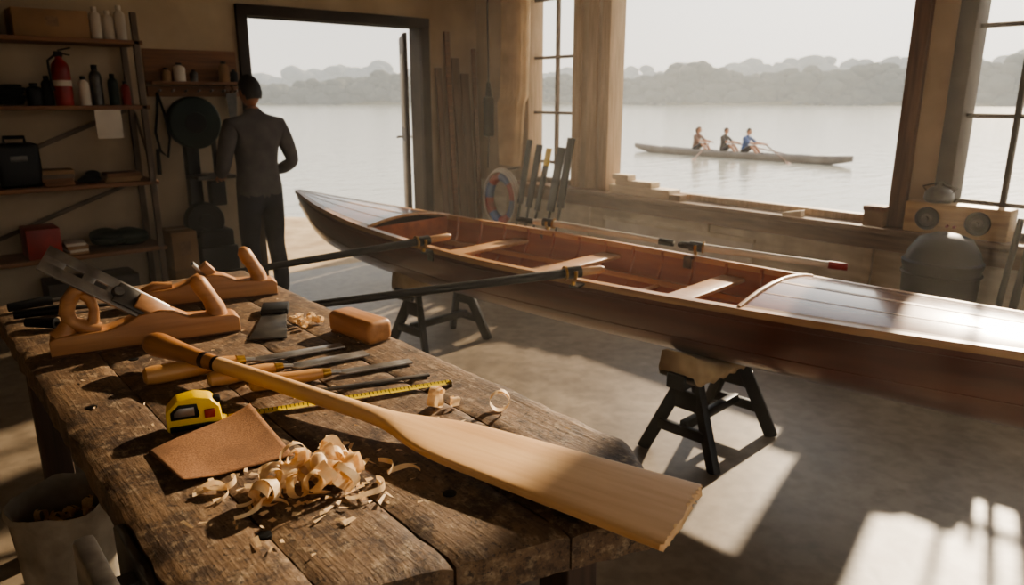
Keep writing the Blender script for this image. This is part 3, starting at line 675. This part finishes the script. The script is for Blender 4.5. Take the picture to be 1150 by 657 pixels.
# life ring with rope
o=O('life_ring',loc=(4.78,5.74,.62));n=48
for seg in range(8):
    m_=redm if seg%2 else bluem
    aa=[2*math.pi*(seg+q/6)/8 for q in range(7)]
    o.tube([(0,.19*math.cos(a),.22*math.sin(a)) for a in aa],.045,m_,14,up=(1,0,0))
for k in range(3):
    rad=.25+.012*k;o.tube([( -.03+.02*k,rad*math.cos(a),rad*1.1*math.sin(a)) for a in [2*math.pi*i/28 for i in range(29)]],.010,paper,8)
o.tube([(0,0,.27),(.06,0,.29),(.21,0,.29)],.01,steeld,8);o.done(ang=60)
lw=wood('pale_offcut',(222,202,170),(194,170,136),1,rough=.6)
o=O('timber_offcuts',M=Matrix());o.bb((4.9,3.75,.8),(5.06,4.4,.875),lw,.004);o.bb((4.92,3.95,.875),(5.04,4.35,.92),lw,.004);o.bb((4.91,4.2,.92),(5.02,4.38,.965),lw,.004);o.bb((4.88,3.62,.8),(4.98,3.73,.85),cardb,.004);o.done()
o=O('wood_wedge',M=Matrix());o.prism([(0,0),(.14,0),(.14,.05),(0,.02)],0,.06,lw,Matrix.Translation((4.93,2.72,.8))@Matrix.Rotation(R(-90),4,'Z')@Matrix.Rotation(R(90),4,'X'),.003);o.done()
o=O('small_wooden_box',M=Matrix());o.bb((4.9,2.03,.8),(5.02,2.16,.92),cardb,.004);o.bb((4.895,2.025,.9),(5.025,2.165,.93),shelfw,.003);o.done()
rm=wood('radio_case',(200,164,112),(160,124,78),1,rough=.5)
o=O('vintage_radio',M=Matrix());o.bb((4.88,1.32,.8),(5.02,1.90,.99),rm,.012)
for y_ in (1.76,1.48):
    T=Matrix.Translation((4.88,y_,.895))@Matrix.Rotation(R(-90),4,'Y')
    o.lathe([(0,.008),(.05,.008),(.055,.012),(.066,.012),(.07,.006),(.07,0)],blackm,28,T);o.lathe([(0,.012),(.03,.012),(.034,.008)],steeld,24,T);o.lathe([(0,.03),(.012,.03),(.014,.01)],steeld,16,T)
for y_ in (1.60,1.64):o.lathe([(0,.015),(.008,.015),(.01,0)],redm,12,Matrix.Translation((4.88,y_,.86))@Matrix.Rotation(R(-90),4,'Y'))
o.done()
o=O('metal_kettle',loc=(4.96,1.74,.99));o.lathe([(0,0),(.07,0),(.085,.02),(.08,.06),(.05,.09),(.02,.1),(.018,.11),(.012,.12),(0,.122)],steeld,24);o.tube([(.0,-.07,.06),(0,-.10,.09),(0,0,.125),(0,.10,.09),(0,.07,.06)],.005,steeld,8);o.done()
o=O('domed_dustbin',loc=(4.62,1.55,0));o.lathe([(0,0),(.17,0),(.175,.02),(.205,.66),(.21,.67),(.215,.7),(.2,.71),(.185,.76),(.14,.83),(.06,.862),(0,.866)],blackm,36)
o.lathe([(.208,.62),(.214,.63),(.208,.64)],blackm,36);o.done()
for (y_,x_,h_,w_) in ((1.20,4.62,1.08,.022),(1.08,4.60,1.14,.026),(1.28,4.66,.96,.018)):
    o=O('leaning_pole',M=Matrix());o.tube([(x_,y_,0),(4.82,y_-.03,h_)],w_,blackm,12);o.done()
o=O('waste_bin',loc=(.255,2.25,0));gm=pm('grey_sack',(160,148,130),(126,114,98),ns=12,rough=.9,bump=.3,bd=.004)
n=40;prof=[(.10,.0),(.115,.02),(.125,.2),(.132,.40),(.137,.49),(.145,.51),(.14,.525),(.128,.51),(.125,.42),(.12,.30),(0,.28)]
vs=[];fs=[]
for i in range(n):
    a=2*math.pi*i/n
    for (r_,z_) in prof:
        k=1+.03*math.sin(a*7+z_*9)*(z_>.05)+.02*math.sin(a*13);vs.append((r_*k*math.cos(a),r_*k*math.sin(a),z_+(.008*math.sin(a*5) if z_>.45 else 0)))
for i in range(n):
    for j in range(len(prof)-1):a=i*len(prof)+j;b=((i+1)%n)*len(prof)+j;fs.append((a,b,b+1,a+1))
o.add(vs,fs,gm);o.lathe([(0,.001),(.1,.001)],gm,n)
for i in range(16):curl(o,(random.uniform(-.07,.07),random.uniform(-.07,.07),.43+random.random()*.03),rr(random.random()*6,.3,1),.012,.022,1.4,.02)
o.lathe([(0,.43),(.12,.42)],cardb,n)
o.done()

# ------------------------------------------------------------------ people
def skin(joints,edges,root,sub=2):
    names=list(joints);me=bpy.data.meshes.new('sk');me.from_pydata([joints[n][0] for n in names],[(names.index(a),names.index(b)) for a,b,_ in edges],[])
    ob=bpy.data.objects.new('sk',me);bpy.context.collection.objects.link(ob)
    ob.modifiers.new('s','SKIN').use_smooth_shade=True
    for i,n in enumerate(names):
        r=joints[n][1];r=(r,r) if isinstance(r,(int,float)) else r
        me.skin_vertices[0].data[i].radius=r;me.skin_vertices[0].data[i].use_root=(n==root)
    md=ob.modifiers.new('d','SUBSURF');md.levels=sub;md.render_levels=sub
    dg=bpy.context.evaluated_depsgraph_get();dg.update();ev=ob.evaluated_get(dg);m2=ev.to_mesh()
    vs=[v.co.copy() for v in m2.vertices];fs=[list(p.vertices) for p in m2.polygons];ev.to_mesh_clear()
    bpy.data.objects.remove(ob);bpy.data.meshes.remove(me)
    ms=[]
    segs=[(Vector(joints[a][0]),Vector(joints[b][0]),joints[a][1],joints[b][1],t) for a,b,t in edges]
    for f in fs:
        c=sum((vs[i] for i in f),Vector())/len(f);best=None
        for a,b,ra,rb,t in segs:
            ab=b-a;k=max(0,min(1,(c-a).dot(ab)/ab.length_squared));ra_=max(ra) if isinstance(ra,tuple) else ra;rb_=max(rb) if isinstance(rb,tuple) else rb
            d=(c-a-ab*k).length/(ra_+(rb_-ra_)*k)
            if best is None or d<best[0]:best=(d,t)
        ms.append(best[1])
    return vs,fs,ms
def head(o,M,sk,hair,long=False):
    b=bmesh.new();bmesh.ops.create_uvsphere(b,u_segments=28,v_segments=20,radius=1)
    for v in b.verts:
        x,y,z=v.co
        k=1-.28*max(0,-z)**1.2
        v.co=Vector((x*.074*k,y*.094*(1-.12*max(0,-z))+ (.012*max(0,-z) if y>0 else -.0),z*.115))
        if y>.8 and abs(x)<.22 and -.35<z<.12:v.co.y+=.018*(1-abs(x)/.22)*(1-abs(z+.22)/.4)
        if y>.6 and z<-.75:v.co.y+=.008
    o.bm(b,sk,M)
    R4=M.to_3x3().to_4x4()
    for s in (-1,1):
        o.ball(M@Vector((s*.074,-.005,-.005)),(.010,.02,.03),sk,R4)
        o.ball(M@Vector((s*.030,.078,.008)),(.013,.010,.008),pm('eye_white',(225,220,212)),R4,10)
        o.ball(M@Vector((s*.030,.087,.008)),(.005,.004,.005),blackm,R4,8)
        o.ball(M@Vector((s*.030,.084,.026)),(.017,.008,.004),hair,R4,8)
    o.ball(M@Vector((0,.088,-.055)),(.024,.010,.008),pm('lips',(160,88,76)),R4,10)
    b=bmesh.new();bmesh.ops.create_uvsphere(b,u_segments=28,v_segments=20,radius=1)
    rem=[]
    for v in b.verts:
        x,y,z=v.co
        nzz=1+.05*noise.noise(v.co*6)
        if z<(.35 if y>.35 else (-.1 if y>-.2 else -.62)):rem.append(v)
        v.co=Vector((x*.082*nzz,y*.102*nzz-.004,z*.124*nzz+.004))
    bmesh.ops.delete(b,geom=rem,context='VERTS');o.bm(b,hair,M)
    if long:o.tube([M@Vector(p) for p in ((0,-.08,.05),(0,-.11,-.02),(0,-.10,-.12),(0,-.09,-.2))],[.06,.06,.045,.015],hair,12)
def hand(o,W_,D,Nn,m,side=1,curlk=1.0):
    W_=Vector(W_);D=Vector(D).normalized();Nn=Vector(Nn);Nn=(Nn-D*Nn.dot(D)).normalized();S_=D.cross(Nn)*side
    o.tube([W_-D*.02,W_,W_+D*.03,W_+D*.075,W_+D*.09],[.026,.027,.04,.042,.03],m,12,fl=.42,up=tuple(S_))
    for k,(l,off) in enumerate(((.07,.03),(.08,.01),(.075,-.01),(.058,-.03))):
        p=W_+D*.082+S_*off;pts=[p-D*.01];ang=0;c=p
        for q in (.45,.32,.23):
            ang+=.45*curlk;c=c+(D*math.cos(ang)+Nn*math.sin(ang))*l*q;pts.append(c)
        o.tube(pts,[.0095,.009,.008,.006],m,8)
    p=W_+D*.02+S_*.03;o.tube([p,p+(D*.5+S_*.7+Nn*.2).normalized()*.035,p+(D*.8+S_*.5+Nn*.5).normalized()*.065],[.013,.011,.007],m,8)
sk=pm('skin',(180,124,90),(162,108,76),ns=10,rough=.55)
hair=pm('dark_hair',(30,22,18),(18,14,12),sc=(1,1,1),ns=60,rough=.6,bump=.3)
hairb=pm('brown_hair',(92,60,40),(66,42,28),ns=60,rough=.6)
jer=pm('grey_sweater',(98,92,90),(78,74,73),ns=9,rough=.95,bump=.35,bd=.02,spec=.2)
jeans=pm('dark_jeans',(40,44,56),(30,33,44),ns=12,rough=.9,bump=.25,bd=.015,spec=.2)
shoe=pm('dark_shoe',(44,34,28),(30,24,20),rough=.5)
def man():
    M=Matrix.Translation((2.26,5.66,0))@Matrix.Rotation(R(8),4,'Z')
    o=O('standing_man',M=M)
    J={'pel':((0,0,.95),(.172,.13)),'wa':((0,.01,1.08),(.165,.124)),'ch':((0,0,1.26),(.188,.132)),'uc':((0,-.01,1.39),(.17,.11)),'nk':((0,.0,1.49),(.064,.064)),'nt':((0,.015,1.56),(.052,.054))}
    E=[('pel','wa',jer),('wa','ch',jer),('ch','uc',jer),('uc','nk',jer),('nk','nt',sk)]
    for s,n in ((-1,'l'),(1,'r')):
        J['sh'+n]=((s*.195,-.01,1.405),.076);J['ua'+n]=((s*.25,-.02,1.27),.066)
        J['el'+n]=((s*.295,-.03,1.12),.055);J['fa'+n]=((s*.26,.08,1.06),.05);J['wr'+n]=((s*.19,.20,1.04),.033)
        J['hp'+n]=((s*.095,0,.84),(.10,.10));J['th'+n]=((s*.105,.01,.66),.09);J['kn'+n]=((s*.11,.02,.49),.072);J['cf'+n]=((s*.115,-.01,.32),.068);J['an'+n]=((s*.12,-.02,.10),.058)
        J['ft'+n]=((s*.13,.05,.045),(.045,.04));J['to'+n]=((s*.145,.16,.035),(.04,.03))
        E+=[('uc','sh'+n,jer),('sh'+n,'ua'+n,jer),('ua'+n,'el'+n,jer),('el'+n,'fa'+n,jer),('fa'+n,'wr'+n,jer),('pel','hp'+n,jeans),('hp'+n,'th'+n,jeans),('th'+n,'kn'+n,jeans),('kn'+n,'cf'+n,jeans),('cf'+n,'an'+n,jeans),('an'+n,'ft'+n,shoe),('ft'+n,'to'+n,shoe)]
    vs,fs,ms=skin(J,E,'pel',3)
    m2=[]
    for f,mm in zip(fs,ms):
        c=sum((vs[i] for i in f),Vector())/len(f)
        if mm in (jer,jeans) and abs(c.x)<.2 and c.z<1.0 and abs(c.y)<.17:mm=jer if c.z>.885 else jeans
        m2.append(mm)
    o.add(vs,fs,m2)
    o.tube([(0,0,1.465),(0,.008,1.50)],[.072,.064],jer,20)
    head(o,Matrix.Translation((0,.03,1.655))@Matrix.Rotation(R(-14),4,'X'),sk,hair)
    for s in (-1,1):hand(o,(s*.19,.20,1.04),(-s*.35,.9,-.1),(-s*.6,0,-.8),sk,side=-s)
    o.done(ang=180)
man()
def rower(Y,shirt,hr,lean,long=False,reach=.62):
    M=Matrix.Translation((24.6,Y,-.62))@Matrix.Rotation(R(180),4,'Z')
    o=O('rower',M=M);l=lean
    J={'pel':((0,0,.30),(.15,.12)),'wa':((0,.05+l*.3,.44),(.13,.10)),'ch':((0,.09+l*.7,.62),(.165,.115)),'uc':((0,.10+l,.76),(.14,.10)),'nk':((0,.12+l,.85),.055),'nt':((0,.14+l,.91),.05)}
    E=[('pel','wa',shirt),('wa','ch',shirt),('ch','uc',shirt),('uc','nk',sk),('nk','nt',sk)]
    for s,n in ((-1,'l'),(1,'r')):
        J['sh'+n]=((s*.17,.10+l,.77),.062);J['el'+n]=((s*.22,.10+l+reach*.4,.60),.045);J['wr'+n]=((s*.10,.12+l+reach,.58),.030)
        J['hp'+n]=((s*.09,.06,.27),.09);J['kn'+n]=((s*.13,.42,.50),.062);J['cf'+n]=((s*.12,.55,.36),.055);J['an'+n]=((s*.10,.70,.20),.042);J['to'+n]=((s*.10,.80,.27),.035)
        E+=[('uc','sh'+n,shirt),('sh'+n,'el'+n,shirt),('el'+n,'wr'+n,sk),('pel','hp'+n,jeans),('hp'+n,'kn'+n,jeans),('kn'+n,'cf'+n,sk),('cf'+n,'an'+n,sk),('an'+n,'to'+n,shoe)]
    vs,fs,ms=skin(J,E,'pel');o.add(vs,fs,ms)
    head(o,Matrix.Translation((0,.165+l,1.0)),sk,hr,long)
    for s in (-1,1):hand(o,(s*.10,.12+l+reach,.58),(0,1,-.05),(0,0,-1),sk,side=-s,curlk=1.6)
    o.done(ang=180)
    return Vector((24.6,Y-(.2+l+reach),-.62+.565))
shirtw=pm('tan_shirt',(130,98,84),(106,78,66),ns=10,rough=.9);shirtd=pm('dark_shirt',(54,50,52),(42,40,42),ns=10,rough=.9);shirtb=pm('blue_shirt',(50,86,140),(42,70,116),ns=10,rough=.9)
hs_=[rower(17.7,shirtw,hairb,.02,True,.5),rower(16.45,shirtd,hair,.0,False,.5),rower(15.55,shirtb,hair,.06,False,.66)]
o=O('rowing_shell',M=Matrix());rings=[]
for i in range(61):
    t=i/60;yy=20.7-t*9.3;b=.30*max(.02,math.sin(math.pi*t))**.55;zs=-.6+.20+.10*abs(2*t-1)**2.5;zk=-.6-.08+.22*abs(2*t-1)**6
    r=[]
    for k in range(13):
        a=-math.pi/2+math.pi*k/12;r.append((24.6+b*math.sin(a),yy,zk+(zs-zk)*(1-math.cos(a)**.8 if abs(math.cos(a))>1e-6 else 1)))
    q=.16<t<.84
    r+=[(24.6+b*.85,yy,zs+.03),(24.6+b*.3,yy,zs+(.03 if not q else -.14)),(24.6-b*.3,yy,zs+(.03 if not q else -.14)),(24.6-b*.85,yy,zs+.03)]
    rings.append(r)
o.loft(rings,pm('shell_hull',(136,128,120),(114,106,100),ns=2,rough=.4))
for Y in (17.7,16.45,15.55):o.box((24.6,Y,-.41),(.3,.3,.06),blackm,bev=.01)
o.done()
for i,(h,e_) in enumerate(zip(hs_,((24.6-1.9,16.3),(24.6+2.4,15.0),(24.6-.9,13.2)))):
    o=O('rowing_oar',M=Matrix());e=Vector((e_[0],e_[1],-.56));sg=1 if e_[0]>24.6 else -1;a=h+Vector((-sg*.1,.06,0));d=(e-a).normalized()
    o.tube([a,a+d*.35,e],[.022,.025,.02],shirtw,8);o.beam(e-d*.05,e+d*.4,.16,.012,shirtw,.004)
    o.done()

# ------------------------------------------------------------------ dusty air inside the workshop
hz=bpy.data.materials.new('dusty_air');hz.use_nodes=True;N=hz.node_tree.nodes;N.clear()
vo=N.new('ShaderNodeVolumeScatter');vo.inputs['Density'].default_value=.014;vo.inputs['Anisotropy'].default_value=.45;vo.inputs['Color'].default_value=(1,.93,.82,1)
out=N.new('ShaderNodeOutputMaterial');hz.node_tree.links.new(vo.outputs[0],out.inputs['Volume'])
o=O('dusty_air_haze');o.bb((-1.69,-2.49,.005),(4.99,6.39,3.59),hz);o.done()

# ------------------------------------------------------------------ light
sun=bpy.data.lights.new('sun','SUN');sun.energy=8.0;sun.angle=R(1.4);sun.color=(1,.82,.60)
so=bpy.data.objects.new('sun',sun);bpy.context.collection.objects.link(so)
el=R(25.5);az=Vector((.966,.26,0)).normalized();dv=Vector((az.x*math.cos(el),az.y*math.cos(el),math.sin(el)))
so.rotation_euler=dv.to_track_quat('Z','Y').to_euler();so.location=(30,14,16)
w=bpy.data.worlds.new('sky');bpy.context.scene.world=w;w.use_nodes=True;N=w.node_tree.nodes;L=w.node_tree.links
bg=N['Background'];tc=N.new('ShaderNodeTexCoord');sx=N.new('ShaderNodeSeparateXYZ');L.new(tc.outputs['Generated'],sx.inputs[0])
r=N.new('ShaderNodeValToRGB');e=r.color_ramp.elements;e[0].position=0;e[0].color=(1.0,.91,.79,1);e[1].position=.7;e[1].color=(.64,.67,.70,1)
x_=e.new(.18);x_.color=(.96,.92,.84,1)
L.new(sx.outputs[2],r.inputs[0])
vm=N.new('ShaderNodeVectorMath');vm.operation='DOT_PRODUCT';L.new(tc.outputs['Generated'],vm.inputs[0]);vm.inputs[1].default_value=dv
pw_=N.new('ShaderNodeMath');pw_.operation='POWER';mxx=N.new('ShaderNodeMath');mxx.operation='MAXIMUM';mxx.inputs[1].default_value=0;L.new(vm.outputs['Value'],mxx.inputs[0]);L.new(mxx.outputs[0],pw_.inputs[0]);pw_.inputs[1].default_value=10
mu=N.new('ShaderNodeMath');mu.operation='MULTIPLY_ADD';mu.inputs[1].default_value=1.2;mu.inputs[2].default_value=1.35;L.new(pw_.outputs[0],mu.inputs[0]);L.new(mu.outputs[0],bg.inputs['Strength'])
L.new(r.outputs[0],bg.inputs['Color'])

# ------------------------------------------------------------------ camera
cam=bpy.data.cameras.new('camera');cam.lens=25.92;cam.sensor_width=36
co=bpy.data.objects.new('camera',cam);bpy.context.collection.objects.link(co);co.location=(0,0,1.62);co.rotation_euler=(R(90)-math.atan(220/828),0,R(-40.6))
cam.dof.use_dof=True;cam.dof.focus_distance=1.75;cam.dof.aperture_fstop=4.5
cam.clip_end=2000;cam.clip_start=.05
sc=bpy.context.scene;sc.camera=co
sc.view_settings.view_transform='AgX';sc.view_settings.look='AgX - Medium High Contrast';sc.view_settings.exposure=0.22
